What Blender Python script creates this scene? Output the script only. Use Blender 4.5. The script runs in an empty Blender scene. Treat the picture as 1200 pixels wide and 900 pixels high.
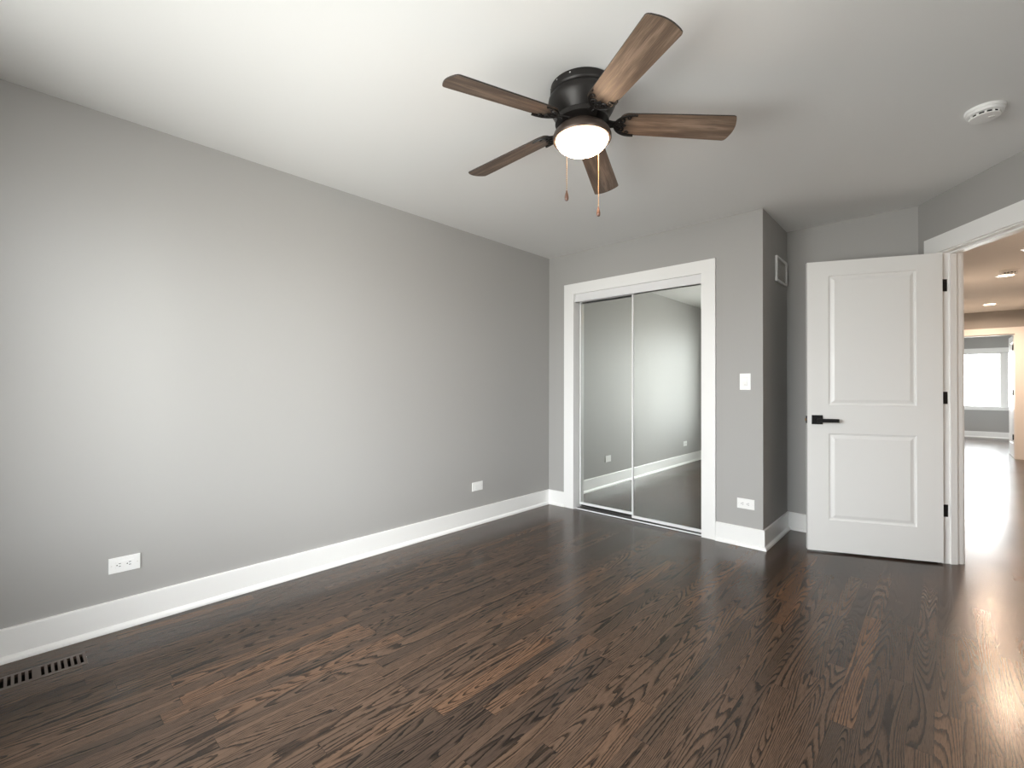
import bpy, bmesh, math, random
from mathutils import Vector, Matrix
random.seed(4)
S = bpy.context.scene
COL = S.collection
PI = math.pi

# ---------------------------------------------------------------- camera
FPX = 543.57
cam_d = bpy.data.cameras.new('camera'); cam = bpy.data.objects.new('camera', cam_d); COL.objects.link(cam)
cam_d.sensor_fit = 'HORIZONTAL'; cam_d.sensor_width = 36.0; cam_d.lens = FPX / 1200 * 36
cam_d.clip_start = 0.02; cam_d.clip_end = 200
yaw, pitch, roll = 0.7492, 0.0071, 0.0022
F0 = Vector((-math.sin(yaw), math.cos(yaw), 0)); R0 = Vector((math.cos(yaw), math.sin(yaw), 0)); Z0 = Vector((0, 0, 1))
Fv = F0 * math.cos(pitch) + Z0 * math.sin(pitch); Uv = -F0 * math.sin(pitch) + Z0 * math.cos(pitch)
Rv = R0 * math.cos(roll) + Uv * math.sin(roll); Uv = -R0 * math.sin(roll) + Uv * math.cos(roll)
M = Matrix((Rv, Uv, -Fv)).transposed().to_4x4(); M.translation = Vector((2.886, -3.646, 1.1542))
cam.matrix_world = M
S.camera = cam

# ---------------------------------------------------------------- world, view, daylight portals
S.view_settings.view_transform = 'Standard'; S.view_settings.look = 'None'
S.view_settings.gamma = 1.0; S.view_settings.use_curve_mapping = False
S.view_settings.exposure = 0.84
SKY = 15.5
w = bpy.data.worlds.new('world'); S.world = w; w.use_nodes = True
nt = w.node_tree; nt.nodes.clear()
out = nt.nodes.new('ShaderNodeOutputWorld'); bg = nt.nodes.new('ShaderNodeBackground')
tc = nt.nodes.new('ShaderNodeTexCoord'); sp = nt.nodes.new('ShaderNodeSeparateXYZ'); cr = nt.nodes.new('ShaderNodeValToRGB')
mr = nt.nodes.new('ShaderNodeMapRange'); mr.inputs[1].default_value = -1; mr.inputs[2].default_value = 1
nt.links.new(tc.outputs['Generated'], sp.inputs[0]); nt.links.new(sp.outputs[2], mr.inputs[0]); nt.links.new(mr.outputs[0], cr.inputs[0])
e = cr.color_ramp.elements
e[0].position = 0.0; e[0].color = (0.45, 0.445, 0.435, 1)
e[1].position = 1.0; e[1].color = (0.95, 0.97, 1.0, 1)
k = e.new(0.47); k.color = (0.50, 0.495, 0.485, 1)
k = e.new(0.54); k.color = (0.86, 0.88, 0.91, 1)
nt.links.new(cr.outputs[0], bg.inputs[0]); bg.inputs[1].default_value = SKY
nt.links.new(bg.outputs[0], out.inputs[0])
S.cycles.use_denoising = True
S.cycles.max_bounces = 12; S.cycles.diffuse_bounces = 8; S.cycles.glossy_bounces = 6
S.cycles.transparent_max_bounces = 12
S.cycles.sample_clamp_indirect = 6.0
S.cycles.caustics_reflective = False; S.cycles.caustics_refractive = False

def portal(name, loc, rot, sx, sy):
    l = bpy.data.lights.new(name, 'AREA'); l.shape = 'RECTANGLE'; l.size = sx; l.size_y = sy
    l.cycles.is_portal = True
    o = bpy.data.objects.new(name, l); o.location = loc; o.rotation_euler = rot; COL.objects.link(o)

# room constants (metres): x right along the closet wall, y towards the closet wall, z up
H = 2.44
YB = -4.33                      # back wall, behind the camera
XR = 3.48                       # right wall, out of frame
A0 = Vector((2.7593, 0.6961, 0)); AD = Vector((0.5761, -0.8174, 0)).normalized()   # angled wall: start, direction
AN = Vector((-AD.y, AD.x, 0))   # into the hall side
YH0, YH1 = 7.5, 7.62            # hall end wall
YW = 11.87                      # far window wall
WB = (0.50, 2.50, 0.50, 2.18)   # back window x0 x1 z0 z1
WR = (-3.15, -2.45, 0.50, 2.18) # right window y0 y1 z0 z1
portal('daylight_portal', (1.50, YB - 0.13, 1.34), (PI/2, 0, 0), 2.0, 1.68)
portal('daylight_portal', (XR + .13, -2.80, 1.34), (PI/2, 0, PI/2), .70, 1.68)
portal('daylight_portal', (1.27, 10.05, 1.35), (PI/2, 0, -PI/2), 1.7, 1.3)
portal('daylight_portal', (3.79, YW + 0.13, 1.34), (-PI/2, 0, 0), 2.36, 1.26)

# ---------------------------------------------------------------- materials
def lin(c):
    return tuple(((v/255)/12.92 if v/255 <= .04045 else (((v/255)+.055)/1.055)**2.4) for v in c) + (1,)
def mat(name, col, rough=.5, metal=0, spec=.5, coat=0):
    m = bpy.data.materials.new(name); m.use_nodes = True
    b = m.node_tree.nodes['Principled BSDF']
    b.inputs['Base Color'].default_value = tuple(col[:3]) + (1,)
    b.inputs['Roughness'].default_value = rough; b.inputs['Metallic'].default_value = metal
    b.inputs['Specular IOR Level'].default_value = spec; b.inputs['Coat Weight'].default_value = coat
    return m
def N(m, t, **kw):
    n = m.node_tree.nodes.new(t)
    for a, v in kw.items(): setattr(n, a, v)
    return n
def bump(m, scale, strength, dist=.001, vec=None):
    nt = m.node_tree; b = nt.nodes['Principled BSDF']
    tc = N(m, 'ShaderNodeTexCoord'); nz = N(m, 'ShaderNodeTexNoise'); bp = N(m, 'ShaderNodeBump')
    nz.inputs['Scale'].default_value = scale; nz.inputs['Detail'].default_value = 3
    bp.inputs['Strength'].default_value = strength; bp.inputs['Distance'].default_value = dist
    nt.links.new(tc.outputs['Object'], nz.inputs['Vector']); nt.links.new(nz.outputs['Fac'], bp.inputs['Height'])
    nt.links.new(bp.outputs[0], b.inputs['Normal'])
    return m
WALL = bump(mat('grey wall paint', (.388, .382, .370), .55, spec=.35), 160, .12)
CEIL = bump(mat('white ceiling paint', (.80, .80, .79), .8, spec=.2), 120, .1)
TRIM = mat('white semigloss trim paint', (.87, .87, .86), .28)
DOORM = mat('white door paint', (.82, .82, .81), .33)
PLAST = mat('white plastic', (.86, .86, .85), .3)
PLAST2 = mat('warm white plastic', (.74, .73, .70), .4)
BLACK = mat('matte black metal', (.012, .012, .013), .38, metal=.3)
BRONZE = mat('dark oil rubbed bronze', (.016, .014, .013), .42, metal=.4)
BRONZE2 = mat('brown bronze', (.075, .055, .045), .4, metal=.6)
CHROME = mat('bright aluminium', (.80, .80, .81), .22, metal=1)
WHITEMET = mat('white enamelled metal', (.80, .80, .81), .25, spec=.6)
MIRROR = mat('mirror glass', (.80, .83, .80), .0, metal=1)
DARK = mat('dark gap', (.01, .01, .01), .8)
BRASS = mat('brass chain', (.38, .25, .14), .4, metal=.8)
GREYPL = mat('pale grey plastic', (.55, .53, .51), .5)
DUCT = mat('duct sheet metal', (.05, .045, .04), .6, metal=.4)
REGM = mat('stained register wood', (.085, .062, .048), .4)

def emit(name, col, strength):
    m = bpy.data.materials.new(name); m.use_nodes = True
    b = m.node_tree.nodes['Principled BSDF']
    b.inputs['Base Color'].default_value = (.9, .88, .84, 1)
    b.inputs['Emission Color'].default_value = col[:3] + (1,) if len(col) == 3 else col
    b.inputs['Emission Strength'].default_value = strength
    return m
BOWL = emit('lit frosted glass', (1.0, .68, .44), 30.0)
LENS = emit('lit downlight lens', (1.0, .74, .50), 16.0)

GLASS = bpy.data.materials.new('window glass'); GLASS.use_nodes = True
g = GLASS.node_tree; g.nodes.clear()
o_ = g.nodes.new('ShaderNodeOutputMaterial'); mx = g.nodes.new('ShaderNodeMixShader'); tr = g.nodes.new('ShaderNodeBsdfTransparent')
gl = g.nodes.new('ShaderNodeBsdfGlossy'); gl.inputs['Roughness'].default_value = 0.0; fr = g.nodes.new('ShaderNodeFresnel'); fr.inputs[0].default_value = 1.3
tr.inputs[0].default_value = (.97, .98, .97, 1)
g.links.new(fr.outputs[0], mx.inputs[0]); g.links.new(tr.outputs[0], mx.inputs[1]); g.links.new(gl.outputs[0], mx.inputs[2]); g.links.new(mx.outputs[0], o_.inputs[0])

def floor_material():
    m = mat('dark stained oak strip floor', (.08, .05, .035), .25, spec=.27)
    nt = m.node_tree; L = nt.links.new; b = nt.nodes['Principled BSDF']
    def math_(op, a, b_=None, c=None):
        n = N(m, 'ShaderNodeMath', operation=op)
        for i, v in enumerate((a, b_, c)):
            if v is None: continue
            if isinstance(v, (int, float)): n.inputs[i].default_value = v
            else: L(v, n.inputs[i])
        return n.outputs[0]
    geo = N(m, 'ShaderNodeTexCoord'); sep = N(m, 'ShaderNodeSeparateXYZ'); L(geo.outputs['Object'], sep.inputs[0])
    x, y = sep.outputs[0], sep.outputs[1]
    W = .0665
    xi = math_('DIVIDE', x, W); row = math_('FLOOR', xi); fx = math_('FRACT', xi)
    def wn(*vals):
        c = N(m, 'ShaderNodeCombineXYZ')
        for i, v in enumerate(vals):
            if isinstance(v, (int, float)): c.inputs[i].default_value = v
            else: L(v, c.inputs[i])
        n = N(m, 'ShaderNodeTexWhiteNoise', noise_dimensions='3D'); L(c.outputs[0], n.inputs['Vector']); return n
    r1 = wn(row, 3.1, 0.0); r2 = wn(row, 7.7, 2.0)
    ln = math_('MULTIPLY_ADD', r1.outputs['Value'], .55, .55)
    yy = math_('DIVIDE', math_('ADD', y, math_('MULTIPLY', r2.outputs['Value'], 9.0)), ln)
    j = math_('FLOOR', yy); fy = math_('FRACT', yy)
    pr = wn(row, j, 5.0); ps = N(m, 'ShaderNodeSeparateColor'); L(pr.outputs['Color'], ps.inputs[0])
    rA, rB, rC = ps.outputs[0], ps.outputs[1], ps.outputs[2]
    # board tone
    ramp = N(m, 'ShaderNodeValToRGB'); L(rA, ramp.inputs[0])
    els = ramp.color_ramp.elements
    cols = [(0, (.031, .022, .017)), (.12, (.040, .028, .0205)), (.5, (.049, .0333, .0240)), (.88, (.060, .0395, .0270)), (1, (.082, .048, .029))]
    els[0].position, els[0].color = 0, cols[0][1] + (1,); els[1].position, els[1].color = 1, cols[-1][1] + (1,)
    for p_, c_ in cols[1:-1]:
        q = els.new(p_); q.color = c_ + (1,)
    # cathedral grain: contour lines of a long stretched noise, each board its own
    cv = N(m, 'ShaderNodeCombineXYZ')
    L(math_('MULTIPLY_ADD', rB, 37.0, math_('MULTIPLY', x, 10.0)), cv.inputs[0])
    L(math_('MULTIPLY_ADD', rC, 61.0, math_('MULTIPLY', y, .58)), cv.inputs[1]); L(math_('MULTIPLY', rA, 17.0), cv.inputs[2])
    n1 = N(m, 'ShaderNodeTexNoise'); n1.inputs['Scale'].default_value = 1.0; n1.inputs['Detail'].default_value = 1.2; n1.inputs['Roughness'].default_value = .35
    L(cv.outputs[0], n1.inputs['Vector'])
    # jitter
    cj = N(m, 'ShaderNodeCombineXYZ'); L(math_('MULTIPLY', x, 220.0), cj.inputs[0]); L(math_('MULTIPLY', y, 30.0), cj.inputs[1]); L(rB, cj.inputs[2])
    nj = N(m, 'ShaderNodeTexNoise'); nj.inputs['Scale'].default_value = 1.0; nj.inputs['Detail'].default_value = 2; L(cj.outputs[0], nj.inputs['Vector'])
    ph = math_('ADD', math_('MULTIPLY', n1.outputs['Fac'], 38.0), math_('MULTIPLY', nj.outputs['Fac'], .42))
    fr_ = math_('FRACT', ph)
    line = N(m, 'ShaderNodeValToRGB'); L(fr_, line.inputs[0]); le = line.color_ramp.elements
    le[0].position, le[0].color = 0, (1, 1, 1, 1); le[1].position, le[1].color = 1, (.0, .0, .0, 1)
    q = le.new(.22); q.color = (.85, .85, .85, 1); q = le.new(.42); q.color = (.1, .1, .1, 1); q = le.new(.93); q.color = (0, 0, 0, 1)
    # pores
    cp = N(m, 'ShaderNodeCombineXYZ'); L(math_('MULTIPLY', x, 620.0), cp.inputs[0]); L(math_('MULTIPLY', y, 22.0), cp.inputs[1]); L(math_('MULTIPLY', rC, 9.0), cp.inputs[2])
    npz = N(m, 'ShaderNodeTexNoise'); npz.inputs['Scale'].default_value = 1.0; npz.inputs['Detail'].default_value = 2; L(cp.outputs[0], npz.inputs['Vector'])
    pore = N(m, 'ShaderNodeMapRange'); pore.inputs[1].default_value = .48; pore.inputs[2].default_value = .70; L(npz.outputs['Fac'], pore.inputs[0])
    grain = math_('MINIMUM', math_('ADD', math_('MULTIPLY', line.outputs[0], .80), math_('MULTIPLY', pore.outputs[0], .50)), 1.0)
    light = N(m, 'ShaderNodeMix', data_type='RGBA', blend_type='MULTIPLY'); light.inputs[0].default_value = 1
    L(ramp.outputs[0], light.inputs[6]); light.inputs[7].default_value = (1.75, 1.68, 1.62, 1)
    darkc = N(m, 'ShaderNodeMix', data_type='RGBA', blend_type='MULTIPLY'); darkc.inputs[0].default_value = 1
    L(ramp.outputs[0], darkc.inputs[6]); darkc.inputs[7].default_value = (.22, .22, .24, 1)
    mixg = N(m, 'ShaderNodeMix', data_type='RGBA'); L(grain, mixg.inputs[0]); L(light.outputs[2], mixg.inputs[6]); L(darkc.outputs[2], mixg.inputs[7])
    # seams
    ex = math_('MINIMUM', fx, math_('SUBTRACT', 1.0, fx)); sx = math_('LESS_THAN', ex, .0095)
    ey = math_('MULTIPLY', math_('MINIMUM', fy, math_('SUBTRACT', 1.0, fy)), ln); sy = math_('LESS_THAN', ey, .0008)
    seam = math_('MULTIPLY', math_('MAXIMUM', sx, sy), .6)
    ms = N(m, 'ShaderNodeMix', data_type='RGBA'); L(seam, ms.inputs[0]); L(mixg.outputs[2], ms.inputs[6]); ms.inputs[7].default_value = (.012, .009, .007, 1)
    L(ms.outputs[2], b.inputs['Base Color'])
    # finish: satin with patchy wear of its own
    nr = N(m, 'ShaderNodeTexNoise'); nr.inputs['Scale'].default_value = 2.2; nr.inputs['Detail'].default_value = 3; L(geo.outputs['Object'], nr.inputs['Vector'])
    rr = N(m, 'ShaderNodeMapRange'); rr.inputs[3].default_value = .17; rr.inputs[4].default_value = .27; L(nr.outputs['Fac'], rr.inputs[0])
    L(rr.outputs[0], b.inputs['Roughness'])
    hgt = math_('ADD', math_('MULTIPLY', grain, -.5), math_('MULTIPLY', seam, -1.0))
    bp = N(m, 'ShaderNodeBump'); bp.inputs['Strength'].default_value = .07; bp.inputs['Distance'].default_value = .0005
    L(hgt, bp.inputs['Height']); L(bp.outputs[0], b.inputs['Normal'])
    return m
FLOOR = floor_material()

def blade_material():
    m = mat('weathered oak blade veneer', (.2, .14, .1), .45)
    nt = m.node_tree; L = nt.links.new; b = nt.nodes['Principled BSDF']
    tc = N(m, 'ShaderNodeTexCoord'); mp = N(m, 'ShaderNodeMapping'); L(tc.outputs['Object'], mp.inputs[0]); mp.inputs['Scale'].default_value = (3, 34, 4)
    n1 = N(m, 'ShaderNodeTexNoise'); n1.inputs['Scale'].default_value = 1; n1.inputs['Detail'].default_value = 3; L(mp.outputs[0], n1.inputs['Vector'])
    mp2 = N(m, 'ShaderNodeMapping'); L(tc.outputs['Object'], mp2.inputs[0]); mp2.inputs['Scale'].default_value = (14, 560, 10)
    n2 = N(m, 'ShaderNodeTexNoise'); n2.inputs['Scale'].default_value = 1; n2.inputs['Detail'].default_value = 3; L(mp2.outputs[0], n2.inputs['Vector'])
    ad = N(m, 'ShaderNodeMath', operation='MULTIPLY_ADD'); L(n2.outputs['Fac'], ad.inputs[0]); ad.inputs[1].default_value = .7; L(n1.outputs['Fac'], ad.inputs[2])
    cr = N(m, 'ShaderNodeValToRGB'); L(ad.outputs[0], cr.inputs[0]); e = cr.color_ramp.elements
    e[0].position, e[0].color = .50, (.050, .031, .022, 1); e[1].position, e[1].color = 1.2, (.24, .170, .125, 1)
    q = e.new(.74); q.color = (.100, .066, .046, 1); q = e.new(.90); q.color = (.150, .104, .074, 1)
    L(cr.outputs[0], b.inputs['Base Color'])
    bp = N(m, 'ShaderNodeBump'); bp.inputs['Strength'].default_value = .3; bp.inputs['Distance'].default_value = .0008; L(n2.outputs['Fac'], bp.inputs['Height']); L(bp.outputs[0], b.inputs['Normal'])
    return m
BLADE = blade_material()

# ---------------------------------------------------------------- mesh helpers
def obj(name, bm, m, parent=None, smooth=False, loc=None):
    me = bpy.data.meshes.new(name); bmesh.ops.recalc_face_normals(bm, faces=bm.faces); bm.to_mesh(me); bm.free()
    if m: me.materials.append(m)
    if smooth:
        for p in me.polygons: p.use_smooth = True
        try: me.set_sharp_from_angle(angle=math.radians(38))
        except Exception: pass
    o = bpy.data.objects.new(name, me); COL.objects.link(o)
    if parent: o.parent = parent
    if loc: o.location = loc
    return o
def bx(bm, x0, x1, y0, y1, z0, z1, bev=0, mtx=None):
    t = bmesh.new()
    v = [t.verts.new((x, y, z)) for x in (x0, x1) for y in (y0, y1) for z in (z0, z1)]
    for f in ((0,1,3,2), (4,6,7,5), (0,4,5,1), (2,3,7,6), (0,2,6,4), (1,5,7,3)): t.faces.new([v[i] for i in f])
    bmesh.ops.recalc_face_normals(t, faces=t.faces)
    if bev: bmesh.ops.bevel(t, geom=list(t.edges), offset=bev, segments=2, affect='EDGES', profile=.7)
    join(bm, t, mtx); return bm
def join(bm, t, mtx=None):
    if mtx is not None: t.transform(mtx)
    mp = {}
    for v in t.verts: mp[v] = bm.verts.new(v.co)
    for f in t.faces:
        try: bm.faces.new([mp[v] for v in f.verts])
        except ValueError: pass
    t.free()
def lathe(bm, prof, seg=48, mtx=None, cap0=True, cap1=True):
    t = bmesh.new(); rings = []
    for r, z in prof:
        if r < 1e-5: rings.append([t.verts.new((0, 0, z))])
        else: rings.append([t.verts.new((r*math.cos(2*PI*i/seg), r*math.sin(2*PI*i/seg), z)) for i in range(seg)])
    for a, b in zip(rings, rings[1:]):
        for i in range(seg):
            j = (i+1) % seg
            if len(a) == 1 and len(b) > 1: t.faces.new((a[0], b[i], b[j]))
            elif len(b) == 1 and len(a) > 1: t.faces.new((a[i], a[j], b[0]))
            elif len(a) > 1: t.faces.new((a[i], a[j], b[j], b[i]))
    if cap0 and len(rings[0]) > 1: t.faces.new(rings[0])
    if cap1 and len(rings[-1]) > 1: t.faces.new(rings[-1])
    join(bm, t, mtx); return bm
def tube(bm, pts, rad, seg=8, mtx=None):
    t = bmesh.new(); pts = [Vector(p) for p in pts]; n = len(pts); rings = []
    rads = rad if isinstance(rad, (list, tuple)) else [rad]*n
    up = None
    for i, p in enumerate(pts):
        d = (pts[min(i+1, n-1)] - pts[max(i-1, 0)]).normalized()
        if up is None: up = d.orthogonal().normalized()
        up = (up - d*up.dot(d)).normalized(); s = d.cross(up)
        rings.append([t.verts.new(p + (up*math.cos(2*PI*k/seg) + s*math.sin(2*PI*k/seg))*rads[i]) for k in range(seg)])
    for a, b in zip(rings, rings[1:]):
        for k in range(seg): t.faces.new((a[k], a[(k+1) % seg], b[(k+1) % seg], b[k]))
    t.faces.new(rings[0]); t.faces.new(rings[-1])
    join(bm, t, mtx); return bm
def sweep(bm, prof, path, n2d):
    """prof: (out, z) pairs closed; path: 2-D points; n2d: outward unit vectors at each point (mitred)."""
    t = bmesh.new(); rings = []
    for p, n in zip(path, n2d): rings.append([t.verts.new((p[0]+n[0]*o, p[1]+n[1]*o, z)) for o, z in prof])
    for a, b in zip(rings, rings[1:]):
        for k in range(len(prof)):
            q = (k+1) % len(prof); t.faces.new((a[k], a[q], b[q], b[k]))
    t.faces.new(rings[0]); t.faces.new(rings[-1])
    join(bm, t); return bm
def prism(bm, poly, z0, z1, mtx=None):
    t = bmesh.new(); a = [t.verts.new((x, y, z0)) for x, y in poly]; b = [t.verts.new((x, y, z1)) for x, y in poly]
    t.faces.new(a[::-1]); t.faces.new(b); n = len(poly)
    for i in range(n): t.faces.new((a[i], a[(i+1) % n], b[(i+1) % n], b[i]))
    join(bm, t, mtx); return bm
def B(): return bmesh.new()
def struct(name, bm, m, parent=None, label=None, cat=None, smooth=False):
    o = obj(name, bm, m, parent, smooth)
    if not parent: o['kind'] = 'structure'
    if label: o['label'] = label; o['category'] = cat
    return o
def tag(o, label, cat, group=None, kind=None):
    o['label'] = label; o['category'] = cat
    if group: o['group'] = group
    if kind: o['kind'] = kind
    return o
def empty(name, loc, rz=0):
    o = bpy.data.objects.new(name, None); o.empty_display_size = .05; COL.objects.link(o)
    o.location = loc; o.rotation_euler = (0, 0, rz); return o
def copy_tree(o, parent=None):
    c = o.copy(); COL.objects.link(c)
    if parent: c.parent = parent
    for ch in o.children: copy_tree(ch, c)
    return c

# ---------------------------------------------------------------- floor and ceiling
RX0, RX1, RY0, RY1 = .150, .270, -3.745, -3.425      # register hole
bm = B()
for x0, x1, y0, y1 in ((-.12, RX0, -4.57, 12.0), (RX1, 5.8, -4.57, 12.0), (RX0, RX1, -4.57, RY0), (RX0, RX1, RY1, 12.0)):
    bx(bm, x0, x1, y0, y1, -.02, 0)
struct('floor', bm, FLOOR)
bm = B(); bx(bm, -.12, 5.8, -4.57, 12.0, H, H+.05); struct('ceiling', bm, CEIL)

# ---------------------------------------------------------------- walls
def wall(name, *boxes):
    bm = B()
    for b in boxes: bx(bm, *b)
    return struct(name, bm, WALL)
wall('wall_left', (-.12, 0, YB-.12, .8, 0, H))
wall('wall_back', (0, WB[0], YB-.12, YB, 0, H), (WB[1], XR+.12, YB-.12, YB, 0, H), (WB[0], WB[1], YB-.12, YB, 0, WB[2]), (WB[0], WB[1], YB-.12, YB, WB[3], H))
wall('wall_right', (XR, XR+.12, YB, WR[0], 0, H), (XR, XR+.12, WR[1], -.32, 0, H), (XR, XR+.12, WR[0], WR[1], 0, WR[2]), (XR, XR+.12, WR[0], WR[1], WR[3], H))
wall('wall_closet', (0, .292, 0, .115, 0, H), (1.533, 1.9423, 0, .115, 0, H), (.292, 1.533, 0, .115, 2.062, H))
wall('wall_closet_side', (1.827, 1.9423, .115, .6961, 0, H))
wall('wall_closet_back', (0, 1.827, .70, .80, 0, H))
wall('wall_recess', (1.827, 2.80, .6961, .796, 0, H))
AT = .122
AM = Matrix(((AD.x, AN.x, 0, A0.x), (AD.y, AN.y, 0, A0.y), (0, 0, 1, 0), (0, 0, 0, 1)))    # (s, depth, z) -> world
bm = B()
bx(bm, 0, .188, 0, AT, 0, H, mtx=AM); bx(bm, .982, 1.25, 0, AT, 0, H, mtx=AM); bx(bm, .188, .982, 0, AT, 2.066, H, mtx=AM)
struct('wall_angled', bm, WALL)
wall('wall_hall_left', (2.75, 2.865, .80, YH0, 0, H))
wall('wall_hall_right', (3.96, 4.08, -.4, YH0, 0, H))
wall('wall_hall_near', (3.50, 3.96, -.44, -.32, 0, H))
wall('wall_hall_end', (1.4, 2.967, YH0, YH1, 0, H), (3.763, 5.75, YH0, YH1, 0, H), (2.967, 3.763, YH0, YH1, 2.062, H))
FW = (2.62, 4.96, .715, 1.985)
wall('wall_far', (1.4, FW[0], YW, YW+.12, 0, H), (FW[1], 5.75, YW, YW+.12, 0, H), (FW[0], FW[1], YW, YW+.12, 0, FW[2]), (FW[0], FW[1], YW, YW+.12, FW[3], H))
wall('wall_far_left', (1.28, 1.4, YH0, 9.2, 0, H), (1.28, 1.4, 10.9, YW+.12, 0, H), (1.28, 1.4, 9.2, 10.9, 0, .7), (1.28, 1.4, 9.2, 10.9, 2.0, H)); wall('wall_far_right', (5.68, 5.8, YH1, YW, 0, H))

# ---------------------------------------------------------------- baseboards (flat board with a shoe moulding)
BPROF = [(0, 0), (.0285, 0), (.0285, .006), (.0265, .014), (.021, .021), (.0135, .026), (.0135, .136), (.0115, .1395), (0, .1395)]
def baseboard(name, path, norms): struct(name, sweep(B(), BPROF, path, norms), TRIM)
baseboard('baseboard_left', [(0, YB), (0, 0)], [(1, 1), (1, -1)])
baseboard('baseboard_closet_left', [(0, 0), (.198, 0)], [(1, -1), (0, -1)])
baseboard('baseboard_closet_right', [(1.618, 0), (1.9423, 0), (1.9423, .6961)], [(0, -1), (1, -1), (1, -1)])
tn = math.tan(math.radians(0))
n2 = Vector((-AN.x, -AN.y)); nr = Vector((0, -1)); mit = (n2 + nr) / (1 + n2.dot(nr))
pA = A0 + AD*.076
baseboard('baseboard_recess', [(1.9423, .6961), (A0.x, A0.y), (pA.x, pA.y)], [(1, -1), tuple(mit), tuple(n2)])
pB = A0 + AD*1.086; pC = Vector((XR, A0.y + (XR-A0.x)/AD.x*AD.y, 0)); nx = Vector((-1, 0)); mit2 = (n2+nx)/(1+n2.dot(nx))
baseboard('baseboard_right', [(pB.x, pB.y), (pC.x, pC.y), (XR, YB)], [tuple(n2), tuple(mit2), (-1, 1)])
baseboard('baseboard_back', [(0, YB), (XR, YB)], [(1, 1), (-1, 1)])
baseboard('baseboard_far', [(1.4, YW), (5.68, YW)], [(1, -1), (-1, -1)])
baseboard('baseboard_hall_left', [(2.865, .80), (2.865, YH0)], [(1, 0), (1, -1)])
baseboard('baseboard_hall_right', [(3.96, -.3), (3.96, YH0)], [(-1, 0), (-1, -1)])

# ---------------------------------------------------------------- casings and jambs
bm = B(); c = .0015
bx(bm, .198, .309, -.018, 0, 0, 2.042, c); bx(bm, 1.512, 1.618, -.018, 0, 0, 2.042, c); bx(bm, .198, 1.618, -.018, 0, 2.042, 2.142, c)
struct('trim_1', bm, TRIM)
bm = B(); bx(bm, .292, .3095, .0005, .114, 0, 2.045, c); bx(bm, 1.5155, 1.533, .0005, .114, 0, 2.045, c); bx(bm, .292, 1.533, .0005, .114, 2.045, 2.062, c)
struct('trim_2', bm, TRIM)
bm = B()
bx(bm, .079, .192, -.018, 0, 0, 2.056, c, AM); bx(bm, .977, 1.086, -.018, 0, 0, 2.056, c, AM); bx(bm, .079, 1.086, -.018, 0, 2.056, 2.166, c, AM)
struct('trim_3', bm, TRIM)
bm = B()   # jamb with stop
bx(bm, .188, .2045, 0.0005, AT+.004, 0, 2.050, c, AM); bx(bm, .966, .982, 0.0005, AT+.004, 0, 2.050, c, AM); bx(bm, .188, .982, 0.0005, AT+.004, 2.050, 2.066, c, AM)
bx(bm, .2045, .216, .045, .085, 0, 2.050, c, AM); bx(bm, .9545, .966, .045, .085, 0, 2.050, c, AM); bx(bm, .216, .9545, .045, .085, 2.039, 2.050, c, AM)
struct('trim_4', bm, TRIM)
bm = B()
bx(bm, .085, .196, AT, AT+.018, 0, 2.056, c, AM); bx(bm, .974, 1.084, AT, AT+.018, 0, 2.056, c, AM); bx(bm, .085, 1.084, AT, AT+.018, 2.056, 2.166, c, AM)
struct('trim_5', bm, TRIM)
bm = B()
bx(bm, 2.876, 2.987, YH0-.018, YH0, 0, 2.05, c); bx(bm, 3.743, 3.854, YH0-.018, YH0, 0, 2.05, c); bx(bm, 2.876, 3.854, YH0-.018, YH0, 2.05, 2.158, c)
struct('trim_6', bm, TRIM)
bm = B()
bx(bm, 2.967, 2.984, YH0+.0005, YH1+.002, 0, 2.045, c); bx(bm, 3.746, 3.763, YH0+.0005, YH1+.002, 0, 2.045, c); bx(bm, 2.967, 3.763, YH0+.0005, YH1+.002, 2.045, 2.062, c)
bx(bm, 2.984, 2.995, YH0+.04, YH0+.08, 0, 2.045, c); bx(bm, 3.735, 3.746, YH0+.04, YH0+.08, 0, 2.045, c); bx(bm, 2.995, 3.735, YH0+.04, YH0+.08, 2.034, 2.045, c)
struct('trim_7', bm, TRIM)
bm = B()   # far window casing and stool
bx(bm, FW[0]-.11, FW[0], YW-.018, YW, FW[2], FW[3], c); bx(bm, FW[1], FW[1]+.11, YW-.018, YW, FW[2], FW[3], c); bx(bm, FW[0]-.11, FW[1]+.11, YW-.018, YW, FW[3], 2.094, c)
bx(bm, FW[0]-.13, FW[1]+.13, YW-.035, YW, .690, FW[2], c); bx(bm, FW[0]-.11, FW[1]+.11, YW-.018, YW, .643, .690, c)
struct('trim_8', bm, TRIM)

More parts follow.
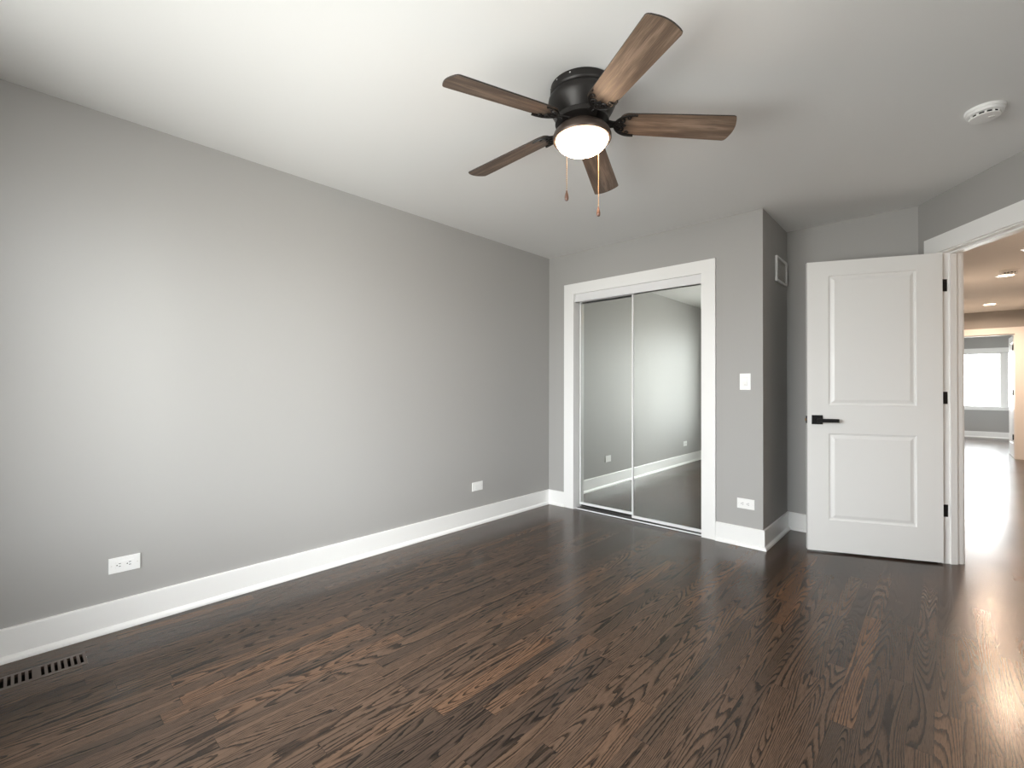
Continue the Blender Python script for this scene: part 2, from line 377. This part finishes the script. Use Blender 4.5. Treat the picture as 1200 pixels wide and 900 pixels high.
# ---------------------------------------------------------------- windows
def window(name, x0, x1, z0, z1, y0, y1, mulls, label, t=.03, sw=.035):
    r = empty(name, ((x0+x1)/2, (y0+y1)/2, z0)); r['kind'] = 'structure'; tag(r, label, 'window')
    cx, cz = (x0+x1)/2, z0
    bm = B()
    X0, X1, Zt = x0-cx+.003, x1-cx-.003, z1-cz-.003
    d = abs(y1-y0)/2 - .004
    bx(bm, X0, X0+t, -d, d, .003, Zt, .001); bx(bm, X1-t, X1, -d, d, .003, Zt, .001); bx(bm, X0+t, X1-t, -d, d, .003, .003+t, .001); bx(bm, X0+t, X1-t, -d, d, Zt-t, Zt, .001)
    edges = [X0+t]
    for a, b in mulls: bx(bm, a-cx, b-cx, -d, d, .003+t, Zt-t, .001); edges += [a-cx, b-cx]
    edges.append(X1-t)
    obj('window_frame', bm, TRIM, r)
    for a, b in zip(edges[::2], edges[1::2]):
        bm = B(); za, zb = .003+t, Zt-t
        bx(bm, a, a+sw, -.02, .02, za, zb, .002); bx(bm, b-sw, b, -.02, .02, za, zb, .002); bx(bm, a+sw, b-sw, -.02, .02, za, za+sw, .002); bx(bm, a+sw, b-sw, -.02, .02, zb-sw, zb, .002)
        s = obj('sash', bm, TRIM, r)
        bm = B(); bx(bm, a+sw, b-sw, -.003, .003, za+sw, zb-sw); obj('pane', bm, GLASS, s)
    return r
window('window_1', *WB, YB-.12, YB, [(1.47, 1.53)], 'white framed bedroom window behind the viewer')
wq = window('added_window_4', 9.2, 10.9, .7, 2.0, 1.28, 1.4, [], 'unseen side window added to brighten the far room')  # added out of view to brighten the far room walls
wq.location = (1.34, 10.05, .7); wq.rotation_euler = (0, 0, PI/2)
wr = window('window_3', -WR[1], -WR[0], WR[2], WR[3], XR, XR+.12, [], 'white framed bedroom window in the right wall out of frame')
wr.location = (XR+.06, (WR[0]+WR[1])/2, WR[2]); wr.rotation_euler = (0, 0, PI/2)
window('window_2', *FW, YW, YW+.12, [(3.858, 3.962)], 'bright white framed window in the room beyond the hall', .008, .016)

# ---------------------------------------------------------------- mirrored sliding closet doors and tracks
def mirror_door(x0, x1, yf, label, z0=.022, z1=1.985):
    r = empty('sliding_mirror_door', ((x0+x1)/2, yf+.013, z0)); tag(r, label, 'sliding door', 'mirrored closet doors')
    hw = (x1-x0)/2; hh = z1-z0; t = .013
    for s in (-1, 1):
        bm = B(); a, b = sorted((s*hw, s*(hw-t))); bx(bm, a, b, -.013, .013, 0, hh, .002); obj('stile', bm, WHITEMET, r)
    bm = B(); bx(bm, -hw+t, hw-t, -.012, .012, .0, .022, .002); obj('bottom_rail', bm, WHITEMET, r)
    bm = B(); bx(bm, -hw+t, hw-t, -.012, .012, hh-.014, hh, .002); obj('top_rail', bm, WHITEMET, r)
    bm = B(); bx(bm, -hw+t, hw-t, -.005, .006, .022, hh-.014); obj('mirror_panel', bm, MIRROR, r)
mirror_door(.325, .945, .062, 'rear mirrored closet door at left reflecting a wall outlet', .036)
mirror_door(.900, 1.5145, .020, 'front mirrored closet door at right beside the wide casing')
r = empty('closet_door_track', (.9125, .0575, 2.045)); tag(r, 'white head track with deep fascia above the mirrored closet doors', 'door track')
bm = B(); bx(bm, -.6, .6, -.050, -.047, -.078, -.001, .0006); bx(bm, -.6, .6, -.050, -.042, -.078, -.074, .0006); obj('fascia', bm, WHITEMET, r)
bm = B(); bx(bm, -.6, .6, -.047, .047, -.012, -.001, .001)
for y in (-.006, .040): bx(bm, -.6, .6, y, y+.003, -.05, -.012, .0005)
obj('channel', bm, CHROME, r)
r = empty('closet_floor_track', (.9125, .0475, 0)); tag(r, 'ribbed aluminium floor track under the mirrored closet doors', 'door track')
bm = B(); bx(bm, -.6, .6, -.047, .047, 0.0005, .003, .0005); obj('shadow_base', bm, DUCT, r)  # dark metal here paints in the black shadow under the doors
for y, w_, m_ in ((-.0465, .007, WHITEMET), (-.004, .003, CHROME), (.0435, .003, CHROME)):
    bm = B(); bx(bm, -.6, .6, y, y+w_, .003, .013, .0006); obj('rib', bm, m_, r)

# ---------------------------------------------------------------- panel doors
def door_slab(W, T, z0, z1, panels):
    """face at y=0 (towards +y) and y=-T, x from 0 to W."""
    bm = B()
    prof = [(0, 0), (.004, -.0075), (.013, -.0095), (.020, -.0075), (.036, -.002), (.040, -.002)]
    xs = sorted({0, W} | {p[0] for p in panels} | {p[1] for p in panels}); zs = sorted({z0, z1} | {p[2] for p in panels} | {p[3] for p in panels})
    for side in (0, 1):
        Y = lambda d: d if side == 0 else -T - d
        for i in range(len(xs)-1):
            for j in range(len(zs)-1):
                x0, x1, a, b = xs[i], xs[i+1], zs[j], zs[j+1]
                isp = any(abs(x0-p[0]) < 1e-6 and abs(x1-p[1]) < 1e-6 and abs(a-p[2]) < 1e-6 and abs(b-p[3]) < 1e-6 for p in panels)
                if not isp: bm.faces.new([bm.verts.new(v) for v in ((x0, Y(0), a), (x1, Y(0), a), (x1, Y(0), b), (x0, Y(0), b))])
                else:
                    prev = None
                    for off, d in prof:
                        ring = [bm.verts.new(v) for v in ((x0+off, Y(d), a+off), (x1-off, Y(d), a+off), (x1-off, Y(d), b-off), (x0+off, Y(d), b-off))]
                        if prev:
                            for k in range(4): bm.faces.new((prev[k], prev[(k+1) % 4], ring[(k+1) % 4], ring[k]))
                        prev = ring
                    bm.faces.new(prev)
    for (xa, xb) in ((0, 0), (W, W)): bm.faces.new([bm.verts.new(v) for v in ((xa, 0, z0), (xa, -T, z0), (xa, -T, z1), (xa, 0, z1))])
    for z in (z0, z1): bm.faces.new([bm.verts.new(v) for v in ((0, 0, z), (W, 0, z), (W, -T, z), (0, -T, z))])
    bmesh.ops.remove_doubles(bm, verts=bm.verts, dist=1e-5)
    return bm
PAN = [(.140, .642, 1.035, 1.942), (.140, .642, .232, .836)]
d1 = empty('door_1', (2.884, .506, 0), math.atan2(-.406, -.913)); d1['kind'] = 'structure'
tag(d1, 'white two panel bedroom door standing open with black lever handle', 'door')
obj('door_slab', door_slab(.772, .035, .012, 2.044, PAN), DOORM, d1)
for sgn, yb in ((1, 0), (-1, -.035)):
    h = bmesh.new()
    a, b = sorted((yb, yb+sgn*.009)); bx(h, .680, .746, a, b, .899, .963, .0015)
    hd = obj('door_handle', h, BLACK, d1)
    h = bmesh.new(); mt = Matrix.Translation((.713, yb, .9275)) @ Matrix.Rotation(-sgn*PI/2, 4, 'X')
    lathe(h, [(.011, .008), (.011, .045), (.009, .048)], 24, mt)
    a, b = sorted((yb+sgn*.040, yb+sgn*.054)); bx(h, .594, .724, a, b, .915, .940, .002)
    obj('lever', h, BLACK, hd)
h = B(); bx(h, .772, .774, -.031, -.004, .905, .955, .0005); obj('latch_plate', h, BLACK, d1)
h = B(); bx(h, .774, .783, -.024, -.011, .921, .939, .003); obj('latch_bolt', h, BRASS, d1)
def hinges(root, zs, T=.035, s=1):
    for z in zs:
        h = B()
        bx(h, -.0022, 0, -T+.001, -.003, z-.040, z+.040, .0006)
        lathe(h, [(.0065, -.047), (.0065, .047)], 12, Matrix.Translation((-.0066, -T-.003, z)))
        # leaf on the jamb
        obj('hinge', h, BLACK, root)
hinges(d1, (1.834, 1.091, .348))
# jamb-side leaves belong to the same hinges: thin plates on the jamb face
for z in (1.834, 1.091, .348):
    h = B(); bx(h, .2046, .2066, .001, .034, z-.040, z+.040, .0006, AM)
    o = obj('hinge_leaf', h, BLACK); o.data.transform(d1.matrix_basis.inverted()); o.parent = d1
d2 = empty('door_2', (3.736, YH1+.012, 0), PI/2); d2['kind'] = 'structure'
tag(d2, 'white door of the far room swung open beyond the hall', 'door')
# local x -> +y world ; local +y -> -x world (face seen from the hall)
obj('door_slab', door_slab(.745, .035, .008, 2.036, [(.13, .615, 1.035, 1.93), (.13, .615, .232, .836)]), DOORM, d2)
for z in (1.83, 1.086, .345):
    h = B(); bx(h, -.010, 0, -.033, -.001, z-.042, z+.042, .0008); lathe(h, [(.007, -.047), (.007, .047)], 12, Matrix.Translation((-.004, .008, z)))
    obj('hinge', h, BLACK, d2)

# ---------------------------------------------------------------- outlets and switch (built on a plane facing -y, origin at plate centre)
def plate_mesh(w_, h_): return bx(B(), -w_/2, w_/2, -.006, 0, -h_/2, h_/2, .002)
def outlet(name, loc, rz, label, slots=True):
    r = empty(name, loc, rz); tag(r, label, 'outlet' if slots else 'wall plate', None)
    obj('cover_plate', plate_mesh(.118, .073), PLAST, r)
    bm = B(); bx(bm, -.0335, .0335, -.0078, -.005, -.0168, .0168, .0008); ins = obj('insert', bm, PLAST, r)
    if slots:
        for cx in (-.019, .019):
            bm = B()
            for dz in (-.0062, .0062): bx(bm, cx-.0035, cx+.0045, -.0082, -.0070, dz-.0013, dz+.0013)
            lathe(bm, [(.0026, .0070), (.0026, .0082)], 12, Matrix.Translation((cx-.0095, 0, 0)) @ Matrix.Rotation(PI/2, 4, 'X'))
            obj('slots', bm, DARK, ins)
    for x in (-.0485, .0485):
        bm = B(); lathe(bm, [(.0032, .0055), (.0028, .0068)], 12, Matrix.Translation((x, 0, 0)) @ Matrix.Rotation(PI/2, 4, 'X')); obj('screw', bm, PLAST2, r)
    return r
outlet('wall_outlet', (0, -3.276, .303), PI/2, 'white horizontal outlet low on the long grey wall above the floor register')
outlet('wall_plate', (0, -.972, .319), PI/2, 'small blank white wall plate on the long grey wall near the closet corner', False)
outlet('wall_outlet', (1.828, 0, .308), 0, 'white horizontal outlet on the wall between closet casing and recess')
r = empty('light_switch', (1.8255, 0, 1.199)); tag(r, 'white rocker light switch beside the mirrored closet', 'switch')
obj('cover_plate', plate_mesh(.074, .120), PLAST, r)
bm = B(); bx(bm, -.0168, .0168, -.0075, -.005, -.0335, .0335, .0008); fr_o = obj('switch_frame', bm, PLAST, r)
bm = B()
t = bmesh.new(); vs = [(-.0145, -.0075, -.031), (.0145, -.0075, -.031), (.0145, -.0075, .031), (-.0145, -.0075, .031), (-.0145, -.0125, -.029), (.0145, -.0125, -.029), (.0145, -.0085, .029), (-.0145, -.0085, .029), (-.0145, -.0088, .0), (.0145, -.0088, .0)]
V = [t.verts.new(v) for v in vs]
for f in ((4, 5, 9, 8), (8, 9, 6, 7), (0, 1, 5, 4), (3, 7, 6, 2), (0, 4, 8, 7, 3), (1, 2, 6, 9, 5), (0, 3, 2, 1)): t.faces.new([V[i] for i in f])
join(bm, t); obj('rocker', bm, PLAST, r)
bm = B(); bx(bm, -.006, .006, -.0128, -.0118, -.0245, -.0215, .0003); obj('indicator', bm, GREYPL, r)

# ---------------------------------------------------------------- return air grille high on the closet side wall (faces +x)
r = empty('vent_grille', (1.9423, .497, 1.977)); tag(r, 'white perforated air vent grille high on the recess side wall', 'vent')
y0, y1, zt = -.163, .150, .196
bm = B(); d = .015; fw = .016
bx(bm, 0, d, y0, y0+fw, 0, zt, .0015); bx(bm, 0, d, y1-fw, y1, 0, zt, .0015); bx(bm, 0, d, y0+fw, y1-fw, 0, fw, .0015); bx(bm, 0, d, y0+fw, y1-fw, zt-fw, zt, .0015)
obj('frame', bm, PLAST, r)
bm = B(); bx(bm, .0003, .0012, y0+fw, y1-fw, fw, zt-fw); obj('dark_backing', bm, DARK, r)
bm = B()   # diagonal lattice
ya, yb, za, zb = y0+fw, y1-fw, fw, zt-fw; wd = .0042
for sgn in (1, -1):
    cc = -.4
    while cc < .6:
        # line z = sgn*(y-ya)+cc+za  clipped
        pts = []
        for y in (ya, yb):
            z = sgn*(y-ya)+cc+za
            if za <= z <= zb: pts.append((y, z))
        for z in (za, zb):
            y = ya+(z-za-cc)*sgn
            if ya < y < yb: pts.append((y, z))
        if len(pts) == 2:
            (p, q), (u, v) = sorted(pts)
            dl = math.hypot(u-p, v-q)
            if dl > .006:
                a = math.atan2(v-q, u-p)
                bx(bm, .003, .006 if sgn > 0 else .0055, 0, dl, -wd/2, wd/2, mtx=Matrix.Translation((0, p, q)) @ Matrix.Rotation(a, 4, 'X'))
        cc += .026
obj('lattice', bm, PLAST2, r)

# ---------------------------------------------------------------- floor register
r = empty('floor_register', (.210, -3.585, 0)); tag(r, 'dark wooden slotted floor register flush with boards beside the long baseboard', 'floor vent')
ys = [-.165, -.144, -.125, -.106, -.087, -.068, -.049, -.030, -.011]
cent = [-3.441-.0193*k for k in range(7)] + [-3.592-.0193*k for k in range(7)]
bm = B(); sl0, sl1, hw = .167, .250, .0050
cy = sorted(cent); L0, L1 = RY0+.001, RY1-.001
zt0, zt1 = -.010, .0015
bx(bm, RX0+.001-.21, sl0-.21, L0+3.585, L1+3.585, zt0, zt1); bx(bm, sl1-.21, RX1-.001-.21, L0+3.585, L1+3.585, zt0, zt1)
prev = L0
for yc in cy:
    bx(bm, sl0-.21, sl1-.21, prev+3.585, yc-hw+3.585, zt0, zt1); prev = yc+hw
bx(bm, sl0-.21, sl1-.21, prev+3.585, L1+3.585, zt0, zt1)
obj('slotted_face', bm, REGM, r)
bm = B()
for a in ((-.058, -.055, -.158, .158), (.055, .058, -.158, .158), (-.055, .055, -.158, -.155), (-.055, .055, .155, .158)): bx(bm, *a, -.10, -.0105)
bx(bm, -.058, .058, -.158, .158, -.103, -.10)
obj('duct_box', bm, DUCT, r)

# ---------------------------------------------------------------- smoke detectors
def detector(name, loc, rad, label, hgt=.042):
    r = empty(name, loc); tag(r, label, 'smoke detector')
    bm = B(); lathe(bm, [(rad, 0), (rad, -.010), (rad*.97, -.013), (rad*.93, -.013)], 40); obj('mounting_ring', bm, PLAST, r, True)
    bm = B(); lathe(bm, [(rad*.93, -.012), (rad*.91, -hgt*.58), (rad*.80, -hgt*.66), (rad*.74, -hgt*.66)], 40); obj('housing', bm, PLAST, r, True)
    bm = B(); lathe(bm, [(rad*.70, -.012), (rad*.70, -hgt*.9)], 40); obj('dark_chamber', bm, DARK, r, True)
    for k in range(12):
        a = 2*PI*k/12; bm = B(); bx(bm, rad*.68, rad*.77, -.004, .004, -hgt*.9, -hgt*.60, .0008, Matrix.Rotation(a, 4, 'Z')); obj('rib', bm, PLAST, r)
    bm = B(); lathe(bm, [(rad*.76, -hgt*.86), (rad*.75, -hgt*.95), (rad*.45, -hgt), (0, -hgt)], 40); obj('cap', bm, PLAST, r, True)
    bm = B(); lathe(bm, [(rad*.16, -hgt*.99), (rad*.15, -hgt*1.05), (0, -hgt*1.06)], 24, Matrix.Translation((rad*.3, 0, 0))); obj('test_button', bm, PLAST2, r, True)
detector('smoke_detector', (3.030, -.605, H), .070, 'round white smoke detector on the bedroom ceiling')
detector('smoke_detector', (3.415, 3.70, H), .075, 'round smoke detector on the hall ceiling just before a downlight', .048)
r = empty('ceiling_plate', (3.56, 2.68, H)); tag(r, 'white round plate on the hall ceiling cut off by the photo edge', 'ceiling plate')
bm = B(); lathe(bm, [(.15, 0), (.15, -.006), (.14, -.012), (.0, -.014)], 40); obj('disc', bm, PLAST, r, True)

# ---------------------------------------------------------------- recessed downlights in the hall
def downlight(loc, label, power):
    r = empty('recessed_downlight', loc); tag(r, label, 'ceiling light', 'hall downlights')
    bm = B(); lathe(bm, [(.062, -.0005), (.085, -.0005), (.085, -.004), (.078, -.007), (.064, -.004)], 40, cap0=False, cap1=False); obj('trim_ring', bm, PLAST, r, True)
    bm = B(); lathe(bm, [(.066, -.001), (.066, -.0035), (0, -.0045)], 40); obj('lens', bm, LENS, r, True)
    l = bpy.data.lights.new('downlight_lamp', 'AREA'); l.shape = 'DISK'; l.size = .12; l.energy = power; l.color = (1, .72, .52); l.spread = math.radians(170)
    o = bpy.data.objects.new('downlight_lamp', l); o.parent = r; o.location = (0, 0, -.012); COL.objects.link(o)
HALLW = 21
downlight((3.408, 4.02, H), 'lit round downlight on the hall ceiling right behind the smoke detector', HALLW)
downlight((3.408, 6.51, H), 'lit round downlight on the hall ceiling nearest the far doorway', HALLW)
downlight((3.408, 1.35, H), 'unseen added hall downlight just outside the bedroom doorway', HALLW)  # unseen extra lamp, added to light the underside of the doorway head

# ---------------------------------------------------------------- ceiling fan
FC = Vector((1.756, -1.995, H))
fan = empty('ceiling_fan', FC); tag(fan, 'five blade hugger ceiling fan with weathered wood blades and lit glass bowl', 'ceiling fan')
bm = B(); lathe(bm, [(.128, 0), (.134, -.004), (.136, -.030), (.134, -.036), (.130, -.040), (.133, -.047), (.142, -.056), (.1445, -.070), (.142, -.082), (.134, -.100), (.124, -.118), (.116, -.130), (.112, -.136)], 64)
hs = obj('motor_housing', bm, BRONZE, fan, True)
for k in range(4):
    a = math.radians(200+k*28); bm = B()
    lathe(bm, [(.0038, 0), (.0034, .003), (0, .0035)], 12, Matrix.Rotation(a, 4, 'Z') @ Matrix.Translation((.1345, 0, -.016)) @ Matrix.Rotation(PI/2, 4, 'Y')); obj('screw', bm, CHROME, hs, True)
bm = B(); lathe(bm, [(.108, -.134), (.114, -.138), (.114, -.158), (.100, -.162), (.070, -.163)], 64); obj('rotor_hub', bm, BRONZE, fan, True)
bm = B(); lathe(bm, [(.072, -.160), (.074, -.170), (.092, -.176), (.108, -.186), (.119, -.200), (.1245, -.214), (.1245, -.226), (.121, -.231), (.113, -.231), (.111, -.222), (.10, -.219)], 64); obj('light_fitter', bm, BRONZE2, fan, True)
bm = B(); lathe(bm, [(.109, -.222), (.1095, -.230), (.106, -.242), (.096, -.256), (.079, -.268), (.055, -.277), (.028, -.282), (0, -.2835)], 64); obj('glass_bowl', bm, BOWL, fan, True)
# blade, local frame: x outwards, flat in xy before pitch
def blade_mesh():
    r0, r1 = .158, .637
    def hw(r): return .0533 + .0130*r/.635
    poly = []
    n = 7
    # root: rounded shoulders
    for k in range(n+1):
        a = PI/2*k/n; rc = .030; poly.append((r0+rc-rc*math.cos(a)*1.0, -(hw(r0)-rc) - rc*math.sin(a)))
    poly = [(r0, -(hw(r0)-.030))] + poly[1:]
    rc = .013; cxr = r1-.012
    for k in range(n+1):
        a = PI/2*k/n; poly.append((cxr-rc+rc*math.sin(a), -(hw(r1)-rc)-rc*math.cos(a)))
    for k in range(1, 8):
        t_ = -1+2*k/8; poly.append((cxr+.012*(1-t_*t_), t_*(hw(r1)-rc)))
    for k in range(n+1):
        a = PI/2*(1-k/n); poly.append((cxr-rc+rc*math.sin(a), (hw(r1)-rc)+rc*math.cos(a)))
    for k in range(n+1):
        a = PI/2*(1-k/n); poly.append((r0+.030-.030*math.cos(a), (hw(r0)-.030)+.030*math.sin(a)))
    return poly
def spiral(cx, cy, r_a, r_b, a0, a1, n=14, z=-.006):
    return [(cx+(r_a+(r_b-r_a)*i/n)*math.cos(a0+(a1-a0)*i/n), cy+(r_a+(r_b-r_a)*i/n)*math.sin(a0+(a1-a0)*i/n), z) for i in range(n+1)]
def bracket_mesh():
    bm = B()
    # arm from the hub
    prism(bm, [(.088, -.026), (.130, -.016), (.152, -.016), (.152, .016), (.130, .016), (.088, .026)], -.008, -.002)
    for s in (-1, 1):
        # crescent horn that hugs the blade root
        n = 14; outer = []; inner = []
        for i in range(n+1):
            u = i/n; th = u*PI*.56
            outer.append((.212-.076*math.cos(th), s*.0555*math.sin(th)))
            inner.append((.212-(.076-.016*(1-u*.8))*math.cos(th), s*(.0555-.014*(1-u*.7))*math.sin(th)))
        for i in range(n):
            q = [outer[i], outer[i+1], inner[i+1], inner[i]]
            prism(bm, q if s > 0 else q[::-1], -.0095, -.0032)
        tube(bm, [(a, b, -.0095) for a, b in outer], .0028, 6)
        tube(bm, spiral(.167, s*.021, .015, .004, s*2.8, s*(2.8-6.6)), [.0042]*10+[.0036]*5, 6)
        tube(bm, spiral(.193, s*.038, .010, .003, s*2.0, s*(2.0-5.6)), .0032, 6)
        tube(bm, [(.142, 0, -.008), (.150, s*.008, -.009), (.160, s*.010, -.009), (.172, s*.006, -.009), (.186, 0, -.009)], [.005, .005, .0045, .004, .003], 6)
    lathe(bm, [(0, -.013), (.008, -.012), (.010, -.008)], 16, Matrix.Translation((.158, 0, 0)))
    for a in (.112, .122): lathe(bm, [(0, -.012), (.004, -.0115), (.005, -.008)], 12, Matrix.Translation((a, 0, 0)))
    return bm
bp_ = B(); prism(bp_, blade_mesh(), -.0028, .0028); bmesh.ops.bevel(bp_, geom=[e_ for e_ in bp_.edges if abs(e_.verts[0].co.z-e_.verts[1].co.z) < 1e-6], offset=.0009, segments=1, affect='EDGES')
bl0 = obj('blade', bp_, BLADE, fan)
bl0.data.materials.append(mat('dark blade edge', (.022, .015, .012), .5))
for p_ in bl0.data.polygons:
    if abs(p_.normal.z) < .5: p_.material_index = 1
br0 = obj('blade_bracket', bracket_mesh(), BRONZE, fan, True)
pit, slope = -.2326, math.atan(.0715)
for k in range(5):
    a = .6941 + k*2*PI/5
    mw = Matrix.Translation((0, 0, -.150)) @ Matrix.Rotation(a, 4, 'Z') @ Matrix.Rotation(slope, 4, 'Y') @ Matrix.Rotation(pit, 4, 'X')
    b_, r_ = (bl0, br0) if k == 0 else (bl0.copy(), br0.copy())
    if k: COL.objects.link(b_); COL.objects.link(r_); b_.parent = fan; r_.parent = fan
    b_.matrix_local = mw; r_.matrix_local = mw
for (x, y, zb, lt) in ((1.764, -2.115, 1.915, 2.212), (1.776, -1.896, 1.908, 2.212)):
    dx, dy = x-FC.x, y-FC.y; bm = B()
    tube(bm, [(dx*.93, dy*.93, lt-H), (dx, dy, lt-H-.006), (dx, dy, zb+.040-H)], (.0011), 6)
    n = int((lt-.01-zb-.04)/.009)
    for i in range(n):
        bmesh.ops.create_uvsphere(bm, u_segments=6, v_segments=4, radius=.0021, matrix=Matrix.Translation((dx, dy, lt-H-.012-i*.009)))
    ch = obj('pull_chain', bm, BRASS, fan)
    bm = B(); lathe(bm, [(0, .042), (.003, .041), (.0035, .035), (.0065, .026), (.0082, .014), (.0078, .005), (.005, .0), (0, -.0005)], 20, Matrix.Translation((dx, dy, zb-H)))
    obj('pull_fob', bm, mat('fob wood', (.10, .045, .028), .4), ch, True)
